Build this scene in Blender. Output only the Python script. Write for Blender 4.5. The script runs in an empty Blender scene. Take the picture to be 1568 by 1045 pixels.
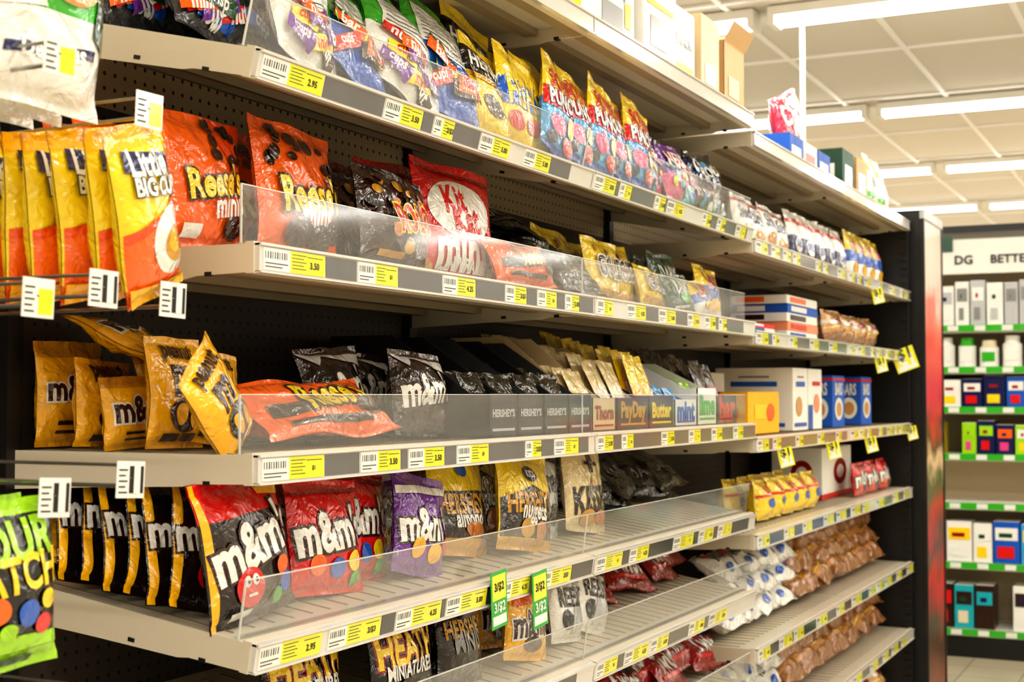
import bpy, bmesh, math, random
from mathutils import Matrix, Vector, noise
random.seed(7)
R=random.Random(11)
rad=math.radians

# ------------------------------------------------------------------ palette
PAL=dict(orange=(252,104,14),orange2=(240,78,8),red=(216,20,18),dred=(150,10,14),brown=(52,24,14),dbrown=(30,15,10),
 yellow=(252,212,24),mustard=(252,184,18),gold=(206,150,40),white=(238,236,228),cream=(226,212,180),black=(16,15,15),
 dgrey=(60,60,62),grey=(140,140,138),silver=(190,190,190),blue=(20,90,190),sky=(60,160,220),navy=(18,28,80),
 green=(60,175,40),dgreen=(10,70,40),lime=(160,215,30),purple=(116,52,156),pink=(225,70,140),magenta=(215,20,80),
 teal=(30,170,180),card=(196,160,110),cardl=(222,200,160),tag=(232,226,30),loaf=(208,154,92),loafd=(160,106,58),
 beige=(228,206,154),taggreen=(40,165,60),peach=(240,150,110),skin=(200,120,60))
def lin(c):
    return tuple(((x/255)/12.92 if x/255<=.04045 else ((x/255+.055)/1.055)**2.4) for x in c)+(1,)
_m={}
def pmat(name,col,rough=.5,metal=0,coat=0,var=.1,nscale=12,bump=0,bscale=30,bdist=.004,spec=.5):
    if name in _m: return _m[name]
    m=bpy.data.materials.new(name); m.use_nodes=True
    nt=m.node_tree; b=nt.nodes['Principled BSDF']
    tc=nt.nodes.new('ShaderNodeTexCoord'); n=nt.nodes.new('ShaderNodeTexNoise'); n.inputs['Scale'].default_value=nscale
    nt.links.new(tc.outputs['Object'],n.inputs['Vector'])
    mx=nt.nodes.new('ShaderNodeMix'); mx.data_type='RGBA'
    c=lin(col) if max(col)>1 else tuple(col)+(1,)
    mx.inputs[6].default_value=tuple(x*(1-var) for x in c[:3])+(1,); mx.inputs[7].default_value=tuple(min(1,x*(1+var)) for x in c[:3])+(1,)
    nt.links.new(n.outputs['Fac'],mx.inputs[0]); nt.links.new(mx.outputs[2],b.inputs['Base Color'])
    b.inputs['Roughness'].default_value=rough; b.inputs['Metallic'].default_value=metal
    b.inputs['Coat Weight'].default_value=coat; b.inputs['Coat Roughness'].default_value=.1
    b.inputs['Specular IOR Level'].default_value=spec
    if bump:
        n2=nt.nodes.new('ShaderNodeTexNoise'); n2.inputs['Scale'].default_value=bscale; n2.inputs['Detail'].default_value=3
        n2.inputs['Distortion'].default_value=.8
        nt.links.new(tc.outputs['Object'],n2.inputs['Vector'])
        bp=nt.nodes.new('ShaderNodeBump'); bp.inputs['Strength'].default_value=bump; bp.inputs['Distance'].default_value=bdist
        nt.links.new(n2.outputs['Fac'],bp.inputs['Height']); nt.links.new(bp.outputs['Normal'],b.inputs['Normal'])
        nt.links.new(bp.outputs['Normal'],b.inputs['Coat Normal'])
    _m[name]=m; return m
def mat(key):
    """'f:orange' film, 'p:white' paper/card, 's:..' special"""
    if key in _m: return _m[key]
    k,c=key.split(':')
    if k=='f': return pmat(key,PAL[c],rough=.23,coat=.9,bump=.9,bscale=26,bdist=.012)
    if k=='p': return pmat(key,PAL[c],rough=.55,var=.05)
    if k=='g': return pmat(key,PAL[c],rough=.3,coat=.2,var=.05)
    raise KeyError(key)
# specials
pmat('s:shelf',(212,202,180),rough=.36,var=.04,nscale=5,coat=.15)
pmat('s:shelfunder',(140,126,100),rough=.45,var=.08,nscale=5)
pmat('s:channel',(212,208,200),rough=.16,coat=.8,var=.05)
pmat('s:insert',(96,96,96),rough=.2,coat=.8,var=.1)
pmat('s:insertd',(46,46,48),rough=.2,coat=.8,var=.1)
pmat('s:labelw',(234,232,224),rough=.2,coat=.6,var=.03)
pmat('s:labely',(228,224,30),rough=.2,coat=.6,var=.04)
pmat('s:ink',(30,30,28),rough=.4,var=.05)
pmat('s:black',(20,19,18),rough=.4,var=.2)
pmat('s:wire',(170,168,160),rough=.25,metal=.9,var=.05)
pmat('s:white',(235,232,222),rough=.5,var=.03)
pmat('s:corr',(214,190,145),rough=.7,var=.1,nscale=40)
def acrylic():
    m=bpy.data.materials.new('clear_acrylic'); m.use_nodes=True; nt=m.node_tree; nt.nodes.clear()
    o=nt.nodes.new('ShaderNodeOutputMaterial'); t=nt.nodes.new('ShaderNodeBsdfTransparent'); t.inputs[0].default_value=(.97,.98,.98,1)
    g=nt.nodes.new('ShaderNodeBsdfGlossy'); g.inputs['Roughness'].default_value=.08
    d=nt.nodes.new('ShaderNodeBsdfDiffuse'); d.inputs[0].default_value=(.9,.88,.84,1)  # pale diffuse, mixed in patchily, paints the reflected haze onto the clear sheet
    lw=nt.nodes.new('ShaderNodeLayerWeight'); lw.inputs['Blend'].default_value=.5
    pw=nt.nodes.new('ShaderNodeMath'); pw.operation='POWER'; pw.inputs[1].default_value=4
    ml=nt.nodes.new('ShaderNodeMath'); ml.operation='MULTIPLY_ADD'; ml.inputs[1].default_value=.45; ml.inputs[2].default_value=.05
    nt.links.new(lw.outputs['Facing'],pw.inputs[0]); nt.links.new(pw.outputs[0],ml.inputs[0])
    n=nt.nodes.new('ShaderNodeTexNoise'); n.inputs['Scale'].default_value=6
    mr=nt.nodes.new('ShaderNodeMapRange'); mr.inputs['To Min'].default_value=.01; mr.inputs['To Max'].default_value=.10
    m1=nt.nodes.new('ShaderNodeMixShader'); m2=nt.nodes.new('ShaderNodeMixShader')
    nt.links.new(n.outputs['Fac'],mr.inputs['Value']); nt.links.new(mr.outputs[0],m1.inputs[0])
    nt.links.new(t.outputs[0],m1.inputs[1]); nt.links.new(d.outputs[0],m1.inputs[2])
    nt.links.new(ml.outputs[0],m2.inputs[0]); nt.links.new(m1.outputs[0],m2.inputs[1]); nt.links.new(g.outputs[0],m2.inputs[2])
    nt.links.new(m2.outputs[0],o.inputs[0]); _m['s:acrylic']=m
acrylic()
pmat('s:acrylicedge',(215,218,212),rough=.15,coat=.5,var=.03)  # whiter colour paints in the highlight along the fence edges
def pegboard(name,c1,c2):
    m=bpy.data.materials.new(name); m.use_nodes=True; nt=m.node_tree; b=nt.nodes['Principled BSDF']
    tc=nt.nodes.new('ShaderNodeTexCoord'); sp=nt.nodes.new('ShaderNodeSeparateXYZ'); nt.links.new(tc.outputs['Object'],sp.inputs[0])
    def cell(out):
        a=nt.nodes.new('ShaderNodeMath'); a.operation='MULTIPLY'; a.inputs[1].default_value=1/.0254; nt.links.new(out,a.inputs[0])
        f=nt.nodes.new('ShaderNodeMath'); f.operation='FRACT'; nt.links.new(a.outputs[0],f.inputs[0])
        s=nt.nodes.new('ShaderNodeMath'); s.operation='SUBTRACT'; s.inputs[1].default_value=.5; nt.links.new(f.outputs[0],s.inputs[0])
        p=nt.nodes.new('ShaderNodeMath'); p.operation='POWER'; p.inputs[1].default_value=2; nt.links.new(s.outputs[0],p.inputs[0]); return p
    p1=cell(sp.outputs['Y']); p2=cell(sp.outputs['Z'])
    ad=nt.nodes.new('ShaderNodeMath'); nt.links.new(p1.outputs[0],ad.inputs[0]); nt.links.new(p2.outputs[0],ad.inputs[1])
    lt=nt.nodes.new('ShaderNodeMath'); lt.operation='LESS_THAN'; lt.inputs[1].default_value=.022; nt.links.new(ad.outputs[0],lt.inputs[0])
    mx=nt.nodes.new('ShaderNodeMix'); mx.data_type='RGBA'; mx.inputs[6].default_value=lin(c1); mx.inputs[7].default_value=lin(c2)
    nt.links.new(lt.outputs[0],mx.inputs[0]); nt.links.new(mx.outputs[2],b.inputs['Base Color']); b.inputs['Roughness'].default_value=.6
    _m[name]=m
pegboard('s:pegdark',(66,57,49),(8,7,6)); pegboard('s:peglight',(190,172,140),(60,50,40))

# ------------------------------------------------------------------ mesh builder
class MB:
    def __init__(s): s.v=[];s.f=[];s.mi=[];s.keys=[]
    def slot(s,k):
        if k not in s.keys: s.keys.append(k)
        return s.keys.index(k)
    def add(s,vs,fs,k,M=None):
        o=len(s.v)
        if M is not None:
            vs=[tuple(M@Vector(p)) for p in vs]
            if M.determinant()<0: fs=[tuple(f[::-1]) for f in fs]
        s.v+=vs; s.f+=[tuple(i+o for i in f) for f in fs]
        if isinstance(k,str): s.mi+=[s.slot(k)]*len(fs)
        else: s.mi+=[s.slot(x) for x in k]
    def box(s,x0,x1,y0,y1,z0,z1,k,M=None):
        vs=[(x,y,z) for x in (x0,x1) for y in (y0,y1) for z in (z0,z1)]
        fs=[(0,1,3,2),(4,6,7,5),(0,4,5,1),(2,3,7,6),(0,2,6,4),(1,5,7,3)]
        s.add(vs,fs,k,M)
    def build(s,name,parent=None,smooth=False,M=None,bevel=0):
        me=bpy.data.meshes.new(name); me.from_pydata(s.v,[],s.f)
        for k in s.keys: me.materials.append(mat(k))
        me.polygons.foreach_set('material_index',s.mi)
        if smooth: me.polygons.foreach_set('use_smooth',[True]*len(me.polygons))
        me.update()
        ob=bpy.data.objects.new(name,me); bpy.context.collection.objects.link(ob)
        if M is not None: ob.matrix_world=M
        if parent is not None: ob.parent=parent
        if bevel:
            b=ob.modifiers.new('bevel','BEVEL'); b.width=bevel; b.segments=2; b.limit_method='ANGLE'
        return ob
def cyl(mb,p0,p1,r,k,n=8):
    p0=Vector(p0);p1=Vector(p1);d=(p1-p0).normalized(); a=d.orthogonal().normalized(); b=d.cross(a)
    vs=[tuple(p+r*(math.cos(2*math.pi*i/n)*a+math.sin(2*math.pi*i/n)*b)) for p in (p0,p1) for i in range(n)]
    fs=[(i,(i+1)%n,n+(i+1)%n,n+i) for i in range(n)]+[tuple(range(n))[::-1],tuple(range(n,2*n))]
    mb.add(vs,fs,k)

# ------------------------------------------------------------------ text in 2D
_t={};_tb={}
def _rawtext(s,off):
    cu=bpy.data.curves.new('t','FONT'); cu.body=s; cu.size=1; cu.offset=off; cu.resolution_u=3; cu.space_character=1.04
    ob=bpy.data.objects.new('t',cu); bpy.context.collection.objects.link(ob)
    bpy.context.view_layer.update()
    dg=bpy.context.evaluated_depsgraph_get(); me=bpy.data.meshes.new_from_object(ob.evaluated_get(dg))
    bm=bmesh.new(); bm.from_mesh(me)
    bpy.data.objects.remove(ob); bpy.data.curves.remove(cu); bpy.data.meshes.remove(me)
    return bm
BASE=.03
def text2d(s,off=BASE):
    key=(s,off)
    if key in _t: return _t[key]
    if s not in _tb:
        b0=_rawtext(s,BASE)
        xs=[v.co.x for v in b0.verts]; ys=[v.co.y for v in b0.verts]; b0.free()
        _tb[s]=((min(xs)+max(xs))/2,(min(ys)+max(ys))/2,max(xs)-min(xs))
    bm=_rawtext(s,off)
    cx,cy,w=_tb[s]
    for v in bm.verts: v.co=Vector(((v.co.x-cx)/w,(v.co.y-cy)/w,0))
    bmesh.ops.triangulate(bm,faces=bm.faces[:])
    for it in range(4):
        L=[e for e in bm.edges if e.calc_length()>.042]
        if not L: break
        bmesh.ops.subdivide_edges(bm,edges=L,cuts=1); bmesh.ops.triangulate(bm,faces=bm.faces[:])
    bm.verts.index_update()
    r=([(v.co.x,v.co.y) for v in bm.verts],[tuple(v.index for v in f.verts) for f in bm.faces]); bm.free()
    _t[key]=r; return r
def poly2d(pts,step):
    bm=bmesh.new(); vs=[bm.verts.new((p[0],p[1],0)) for p in pts]; bm.faces.new(vs)
    bmesh.ops.triangulate(bm,faces=bm.faces[:])
    for it in range(6):
        L=[e for e in bm.edges if e.calc_length()>step]
        if not L: break
        bmesh.ops.subdivide_edges(bm,edges=L,cuts=1); bmesh.ops.triangulate(bm,faces=bm.faces[:])
    bm.verts.index_update()
    r=([(v.co.x,v.co.y) for v in bm.verts],[tuple(v.index for v in f.verts) for f in bm.faces]); bm.free(); return r
def decal_geo(d,asp):
    """returns list of (pts2d in u,v), faces, color ; asp=w/h"""
    out=[]
    k=d[0]
    if k=='t': # ('t',text,u,v,width,col,rot,outlinecol)
        _,s,u,v,wd,col=d[:6]; rot=rad(d[6]) if len(d)>6 else 0; oc=d[7] if len(d)>7 else None
        c,sn=math.cos(rot),math.sin(rot)
        lays=([(.09,oc)] if oc else [])+[(.035,col)]
        for off,cc in lays:
            P,F=text2d(s,off)
            out.append(([(u+wd*(x*c-y*sn*1.1),v+wd*asp*(x*sn+y*c*1.25)) for x,y in P],F,cc))
    elif k=='e':
        _,u,v,ru,rv,col=d[:6]; n=24; pts=[(u,v)]; F=[]; nr=max(2,int(max(ru,rv)/.035)+1)
        for q in range(1,nr+1):
            r=q/nr
            for i in range(n): a=2*math.pi*i/n; pts.append((u+ru*r*math.cos(a),v+rv*r*math.sin(a)))
        for i in range(n):
            j=(i+1)%n; F.append((0,1+i,1+j))
            for q in range(nr-1): F.append((1+q*n+i,1+(q+1)*n+i,1+(q+1)*n+j,1+q*n+j))
        out.append((pts,F,col))
    elif k=='r':
        _,u0,v0,u1,v1,col=d[:6]; nx=max(1,int(abs(u1-u0)*32)+1); ny=max(1,int(abs(v1-v0)*38)+1)
        pts=[(u0+(u1-u0)*i/nx,v0+(v1-v0)*j/ny) for j in range(ny+1) for i in range(nx+1)]
        F=[(j*(nx+1)+i,j*(nx+1)+i+1,(j+1)*(nx+1)+i+1,(j+1)*(nx+1)+i) for j in range(ny) for i in range(nx)]
        out.append((pts,F,col))
    elif k=='p':
        P,F=poly2d(d[1],.04); out.append((P,F,d[2]))
    return out

# ------------------------------------------------------------------ bag geometry
def bagfn(w,h,t,seed,bend=0,crush=1.0):
    def P(u,v,side):
        q=(v-.055)/.865
        b=0 if (q<=0 or q>=1) else math.sin(math.pi*q**.85)**.55
        pr=max(0,1-abs(2*u)**2.4)**.6
        n=noise.noise((u*3.2+seed*7.1,v*3.8+side*3.3,seed))
        n2=noise.noise((u*7+seed*3.1,v*7+side*5.3,seed+4))
        n3=abs(noise.noise((u*4.2+v*2+seed*1.7,v*4.2-u*2+side*2.3,seed+11)))
        qq=min(1,max(0,q)); e=math.exp(-qq*7)+math.exp(-(1-qq)*6)
        cr=math.sin(u*30+seed*5+4*n)*e*(.011*w)
        a=(.055*w*n+.018*w*n2-.045*w*(n3-.15))*crush*b+cr*(b+.0)
        x=u*w*(1-.075*b)+.025*w*noise.noise((v*3,seed,2.2))*crush
        y=-side*(max(.0006,(t/2)*pr*b+.0006))-a*pr*side*.6
        y+=.018*w*math.sin(u*9+seed*3)*math.exp(-min(abs(v),abs(1-v))*9)
        y+=bend*h*v*v
        y+=.03*w*crush*noise.noise((u*1.5,v*2,seed+9))
        z=v*h+.012*w*noise.noise((u*4,seed,v*2))*crush*v
        return (x,y,z)
    return P
def add_bag(mb,M,w,h,t,seed,zones,decals=(),nu=26,nv=32,bend=0,crush=1.0,pre='f:'):
    P=bagfn(w,h,t,seed,bend,crush)
    for side in (1,-1):
        vs=[P(-.5+i/nu,j/nv,side) for j in range(nv+1) for i in range(nu+1)]
        fs=[];ks=[]
        for j in range(nv):
            vc=(j+.5)/nv
            col=zones[-1][1]
            for z in zones:
                if vc<=z[0]: col=z[1];break
            for i in range(nu):
                a=j*(nu+1)+i; f=(a,a+1,a+nu+2,a+nu+1)
                fs.append(f if side==1 else f[::-1]); ks.append(pre+col)
        mb.add(vs,fs,ks,M)
    off=.0014
    for d in decals:
        for pts,F,col in decal_geo(d,w/h):
            vs=[]
            for (u,v) in pts:
                u=max(-.495,min(.495,u)); v=max(0.004,min(.996,v)); x,y,z=P(u,v,1); vs.append((x,y-off,z))
            mb.add(vs,F,pre+col,M); off+=.0004
def place(Y,D,z,lean=0,yaw=0,roll=0,t=0):
    return Matrix.Translation((-D,Y,z+.45*t*math.sin(rad(abs(lean)))))@Matrix.Rotation(rad(90+yaw),4,'Z')@Matrix.Rotation(rad(-lean),4,'X')@Matrix.Rotation(rad(roll),4,'Y')

def ell(n,cols,seed,u0=-.42,u1=.42,v0=.1,v1=.9,r=.07):
    q=random.Random(seed); return [('e',q.uniform(u0,u1),q.uniform(v0,v1),r*q.uniform(.6,1.2),r*q.uniform(.5,1.0),q.choice(cols)) for _ in range(n)]
def mmchar(u,v,s,col):
    return [('e',u,v,s,s*.9,col),('e',u-.3*s,v+.3*s,.24*s,.26*s,'white'),('e',u+.3*s,v+.3*s,.24*s,.26*s,'white'),
            ('e',u-.25*s,v+.28*s,.1*s,.12*s,'black'),('e',u+.35*s,v+.28*s,.1*s,.12*s,'black'),('r',u-.3*s,v-.4*s,u+.3*s,v-.28*s,'white')]
def packs(seed,cols,v1=.42):
    """small printed wrapped bars shown on a variety bag"""
    q=random.Random(seed); o=[]
    words=['bar','crisp','nut','cups','mini','milk']
    for _ in range(9):
        u=q.uniform(-.35,.35); v=q.uniform(.1,v1); a=q.uniform(-.5,.5); c=q.choice(cols); L=.17; W=.055
        ca,sa=math.cos(a),math.sin(a)
        o.append(('p',[(u+x*ca-y*sa,v+x*sa+y*ca) for x,y in ((-L,-W),(L,-W),(L,W),(-L,W))],c))
        o.append(('t',q.choice(words),u,v,.18,'white' if c not in('white','yellow') else 'red',math.degrees(a)))
    return o
def nutr(u0,v0,u1,v1):
    n=9; return [('r',u0,v0,u1,v1,'white')]+[('r',u0+.03,v0+(v1-v0)*(i+.4)/n,u1-.03-.05*(i%3),v0+(v1-v0)*(i+.4)/n+.008,'dgrey') for i in range(n)]
ST={
 'pb_minis':([(1,'orange')],[('p',[(.05,1),(.5,1),(.5,.45),(.3,.6),(.1,.8)],'orange2')]+ell(9,['brown','dbrown'],3,-.1,.45,.66,.93,.07)+[('t',"Reese's",.0,.5,.72,'yellow',8,'dbrown'),('t','minis',.14,.33,.42,'white',8),('r',-.4,.06,-.22,.16,'white'),('e',.2,.16,.12,.09,'dbrown'),('e',.34,.2,.1,.08,'brown')]),
 'pb_cups':([(1,'orange')],ell(14,['brown','dbrown'],5,-.4,.42,.62,.92,.06)+[('t',"Reese's",.05,.47,.8,'yellow',5,'dbrown'),('t','thins',.05,.31,.4,'white',5),('e',-.15,.17,.16,.11,'brown'),('e',.12,.14,.16,.11,'dbrown'),('e',.3,.22,.12,.09,'brown')]),
 'caramel':([(.9,'brown'),(1,'dbrown')],ell(34,['gold','brown','skin','dbrown'],8,r=.07)+[('t','ROLO',.08,.5,.6,'red',6,'yellow'),('r',-.4,.07,-.1,.13,'gold')]),
 'wafer':([(1,'red')],[('e',-.02,.60,.40,.25,'white'),('t','Kit',-.1,.685,.28,'red',8),('t','Kat',.03,.52,.34,'red',8),('t','minis',.02,.25,.74,'white'),('t','UNWRAPPED',.02,.13,.66,'white'),('p',[(-.5,.93),(.5,.87),(.5,.9),(-.5,.96)],'dred')]),
 'orange_lay':([(1,'orange')],[('r',-.42,.3,-.1,.5,'dbrown'),('t',"Reese's",.1,.6,.5,'yellow',4,'dbrown'),('e',.35,.35,.1,.14,'brown'),('r',-.35,.12,.3,.2,'dbrown')]),
 'black':([(1,'black')],[('r',-.35,.55,.3,.6,'dgrey'),('t','DARK',0,.4,.4,'grey'),('r',-.3,.15,.35,.22,'dgrey')]),
 'gold':([(1,'yellow')],ell(14,['gold','mustard','brown'],12,r=.06)+[('t','GOLD',0,.55,.7,'brown',0,'white'),('r',-.3,.1,.3,.2,'gold')]),
 'dgreen':([(1,'dgreen')],[('t','DARK',0,.65,.6,'white'),('e',0,.35,.2,.14,'green'),('r',-.4,.1,.1,.16,'white')]),
 'fish':([(.5,'sky'),(1,'yellow')],[('p',[(-.5,.42),(.5,.52),(.5,.74),(-.5,.62)],'red'),('p',[(-.5,0),(.5,0),(.5,.12),(-.5,.05)],'blue'),('t','SOUR',0,.78,.75,'red',8),('t','PUNCH',0,.58,.8,'white',8,'navy'),('e',-.18,.28,.2,.1,'pink'),('e',.2,.36,.14,.1,'yellow'),('e',.16,.16,.18,.08,'red'),('e',-.3,.12,.12,.06,'navy')]),
 'swedish':([(.8,'yellow'),(1,'yellow')],[('p',[(-.5,.3),(.5,.45),(.5,.75),(-.5,.6)],'blue'),('t','FISH',0,.53,.75,'yellow',8),('e',-.15,.2,.2,.09,'red'),('e',.25,.25,.14,.08,'red')]),
 'variety':([(.5,'white'),(.6,'green'),(1,'green')],nutr(-.35,.48,.25,.85)+packs(3,['red','orange','blue','brown','yellow','purple'])+[('p',[(.3,.5),(.5,.45),(.5,1),(.38,1)],'lime')]),
 'variety2':([(.45,'blue'),(1,'green')],nutr(-.4,.45,.22,.82)+packs(8,['red','orange','brown','yellow','white','dgreen'])+[('p',[(.28,.45),(.5,.4),(.5,.8),(.32,.85)],'white'),('e',.38,.62,.07,.06,'navy')]),
 'variety3':([(.5,'dgrey'),(.8,'dred'),(1,'black')],nutr(-.42,.4,.1,.8)+packs(4,['red','blue','orange','dgreen','purple'],.36)),
 'yeldark':([(.55,'yellow'),(.85,'dbrown'),(1,'yellow')],[('t','HERSHEY',0,.70,.85,'white'),('e',0,.28,.26,.1,'brown'),('r',-.5,.48,.5,.53,'gold')]),
 'purple':([(.4,'pink'),(1,'purple')],ell(12,['teal','pink','yellow','purple'],9,r=.1)+[('t','NERD',0,.68,.7,'white',0,'magenta')]),
 'tealp':([(.6,'teal'),(1,'sky')],ell(12,['pink','magenta','white','blue'],19,r=.1)+[('t','POP',0,.68,.6,'white',0,'magenta')]),
 'darksil':([(.4,'dgrey'),(.75,'navy'),(1,'black')],ell(14,['silver','sky','black','white'],29,r=.08)+[('t','COOKIE',0,.68,.8,'white')]),
 'whitepk':([(.3,'cream'),(1,'white')],[('t','Snack',0,.65,.7,'navy'),('e',0,.3,.3,.14,'loaf'),('r',-.5,.85,.5,.9,'red')]),
 'bluepk':([(.5,'navy'),(1,'white')],[('e',0,.35,.3,.16,'white'),('t','OREO',0,.36,.5,'blue'),('r',-.5,.75,.5,.82,'red')]),
 'yelblue':([(.35,'white'),(.6,'blue'),(1,'yellow')],[('t','LAYS',0,.7,.6,'red',0,'white'),('e',0,.25,.25,.12,'mustard')]),
 'hang':([(.12,'orange'),(.88,'yellow'),(1,'mustard')],[('p',[(-.5,.08),(.5,.08),(.5,.62),(.1,.5),(-.5,.42)],'orange'),('p',[(-.5,.44),(.1,.52),(.5,.66),(.5,.6),(.1,.47),(-.5,.38)],'orange2'),('e',.14,.33,.34,.2,'white'),('e',.16,.31,.17,.11,'gold'),('e',.14,.33,.1,.07,'mustard'),('p',[(-.4,.78),(.3,.70),(.34,.82),(-.36,.9)],'navy'),('t','Little',-.03,.80,.56,'white',-7),('t','BIG CUP',.02,.66,.7,'white',-8,'dbrown'),('p',[(-.5,.0),(.5,.0),(.5,.08),(-.5,.12)],'mustard')]),
 'mm_yel':([(1,'mustard')],[('t',"m",-.02,.6,.38,'brown'),('e',0,.3,.3,.16,'dbrown'),('e',-.1,.3,.1,.1,'mustard'),('e',.15,.27,.1,.1,'mustard'),('t','peanut',0,.85,.6,'brown'),('r',-.35,.06,-.1,.13,'dbrown'),('r',-.05,.06,.2,.13,'dbrown')]),
 'mm_yel2':([(.85,'mustard'),(1,'gold')],[('t',"m&m's",0,.55,.85,'brown',0,'white'),('r',-.3,.2,.3,.24,'brown'),('r',-.3,.12,.2,.15,'brown')]),
 'mm_brn':([(.85,'dbrown'),(1,'brown')],[('r',-.5,0,-.41,1,'mustard'),('t',"m&m's",0,.58,.95,'white',4,'brown')]+mmchar(-.12,.27,.13,'red')+mmchar(.22,.2,.13,'blue')+[('e',.3,.8,.1,.06,'brown')]),
 'mm_front':([(.72,'dbrown'),(1,'red')],[('r',-.5,0,-.44,1,'mustard'),('p',[(.12,1),(.5,1),(.5,.8),(.2,.84)],'mustard'),('t',"m&m's",.03,.55,1.0,'white',12,'brown')]+mmchar(-.14,.24,.15,'red')+[('e',.25,.32,.08,.07,'orange'),('e',.3,.2,.08,.07,'blue'),('e',.18,.12,.07,.06,'green'),('r',-.35,.05,-.15,.1,'white')]),
 'mm_red':([(1,'red')],[('t',"m&m's",0,.55,.95,'white',6,'brown'),('e',-.25,.25,.1,.09,'orange'),('e',.02,.22,.1,.09,'blue'),('e',.25,.27,.1,.09,'yellow'),('e',.3,.12,.09,.07,'green'),('p',[(-.5,.84),(.5,.9),(.5,.93),(-.5,.87)],'dred')]),
 'mm_pur':([(1,'purple')],[('t',"m&m's",0,.5,.95,'white',6,'brown'),('p',[(-.5,.75),(.5,.85),(.5,.93),(-.5,.83)],'white'),('e',-.2,.25,.12,.1,'mustard'),('e',.1,.22,.12,.1,'mustard'),('e',.3,.3,.09,.08,'red')]),
 'mm_dk':([(.8,'dbrown'),(1,'brown')],[('t',"m&m's",0,.55,.9,'white',6,'brown'),('p',[(-.3,.92),(.5,.75),(.5,.9)],'white'),('p',[(-.5,.95),(-.3,.8),(-.2,.9)],'silver'),('e',-.2,.22,.12,.1,'brown'),('e',.15,.25,.12,.1,'brown')]),
 'hersh':([(.12,'gold'),(1,'yellow')],[('p',[(-.5,.50),(.0,.66),(.5,.56),(.5,.12),(-.5,.12)],'dbrown'),('t',"HERSHEY'S",0,.49,.9,'gold',4),('e',0,.77,.12,.08,'navy'),('t','KIDS',0,.77,.14,'white'),('e',-.12,.22,.12,.1,'gold'),('e',.16,.2,.12,.1,'skin'),('t','nuggets',0,.36,.5,'white')]),
 'hershy':([(.2,'gold'),(1,'yellow')],[('p',[(-.5,.56),(.5,.64),(.5,.18),(-.5,.14)],'dbrown'),('t',"HERSHEY'S",0,.48,.9,'gold',4),('t','almond',0,.34,.5,'white',4),('e',0,.8,.1,.07,'blue'),('e',.1,.24,.2,.07,'skin')]),
 'silver':([(1,'silver')],[('t','Kisses',0,.6,.8,'dbrown',8),('e',-.1,.3,.16,.12,'grey'),('e',.2,.25,.15,.12,'dgrey'),('r',-.4,.82,.4,.88,'dbrown')]),
 'kiss':([(1,'beige')],[('p',[(-.14,.42),(.14,.42),(.03,.56),(0,.6),(-.03,.56)],'gold'),('t','KISSES',.02,.34,.85,'dbrown',6),('e',-.1,.14,.18,.09,'gold'),('e',.2,.16,.16,.08,'skin'),('r',-.1,.9,.3,.93,'dbrown'),('r',-.05,.62,.04,.84,'brown'),('r',-.15,.7,.15,.74,'brown')]),
 'heath':([(1,'black')],[('t','HEATH',0,.66,.92,'yellow',4,'dred'),('t','MINIATURES',0,.42,.75,'white',4),('r',-.5,.86,.5,.9,'gold'),('e',0,.22,.25,.12,'brown')]),
 'hdark':([(1,'dbrown')],[('t','HERSHEY',0,.6,.85,'gold',4),('t','MINIS',0,.45,.6,'grey',4),('p',[(-.5,.75),(.5,.9),(.5,.95),(-.5,.8)],'gold')]),
 'mm_e':([(.4,'mustard'),(1,'mustard')],[('t',"m&m's",0,.48,.85,'brown',6,'white'),('p',[(-.4,.9),(.3,.9),(.3,.75),(-.4,.65)],'orange'),('e',0,.2,.2,.1,'brown')]),
 'whsil':([(1,'white')],[('p',[(-.1,.1),(.3,.1),(.25,.5),(.1,.9),(0,.5)],'silver'),('t','REESE',0,.6,.7,'dbrown'),('e',-.2,.3,.15,.14,'dgrey'),('r',-.4,.8,.4,.86,'dgrey')]),
 'redlay':([(1,'dred')],[('t','Twist',0,.5,.7,'white'),('r',-.4,.2,.4,.26,'red'),('e',.2,.75,.2,.1,'black')]),
 'sourk':([(.12,'lime'),(.92,'black'),(1,'lime')],[('p',[(-.5,.12),(.5,.12),(.5,.2),(.1,.15),(-.5,.24)],'lime'),('t','SOUR',0,.76,.9,'lime',4),('t','PATCH',0,.57,.95,'yellow',4),('e',-.2,.38,.12,.08,'orange'),('e',.1,.34,.12,.08,'blue'),('e',.34,.4,.09,.06,'yellow'),('e',.28,.26,.1,.06,'red'),('e',-.1,.25,.08,.05,'lime'),('r',-.4,.04,.2,.09,'dgreen')]),
 'whang':([(.44,'white'),(1,'green')],[('p',[(-.35,.20),(.35,.26),(.35,.31),(-.35,.25)],'navy'),('t','Delicious',0,.255,.5,'white',5),('p',[(-.5,.40),(-.1,.44),(-.2,.6),(-.5,.6)],'white'),('e',.1,.6,.25,.12,'loaf'),('p',[(.3,.36),(.5,.30),(.5,.9),(.38,.9)],'dgreen')]),
 'pack_y':([(1,'yellow')],[('r',-.5,.55,.5,.62,'red'),('e',0,.4,.2,.12,'blue'),('t','BUN',0,.75,.4,'red')]),
 'loaf':([(.25,'loafd'),(.55,'loaf'),(.66,'cream'),(1,'loaf')],[('e',0,.6,.25,.08,'dred'),('r',-.5,.4,.5,.43,'yellow')]+ell(7,['loafd','cream','white','gold'],6,r=.08)),
 'loafw':([(1,'white')],[('t','HONEY',0,.55,.7,'black'),('e',-.3,.75,.12,.1,'red'),('e',.3,.3,.14,.12,'blue'),('e',.1,.8,.1,.08,'yellow'),('e',-.2,.2,.12,.1,'blue')]),
 'magenta':([(1,'magenta')],[('t','CHEWS',0,.6,.8,'white'),('e',0,.3,.2,.12,'white')]),
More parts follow.
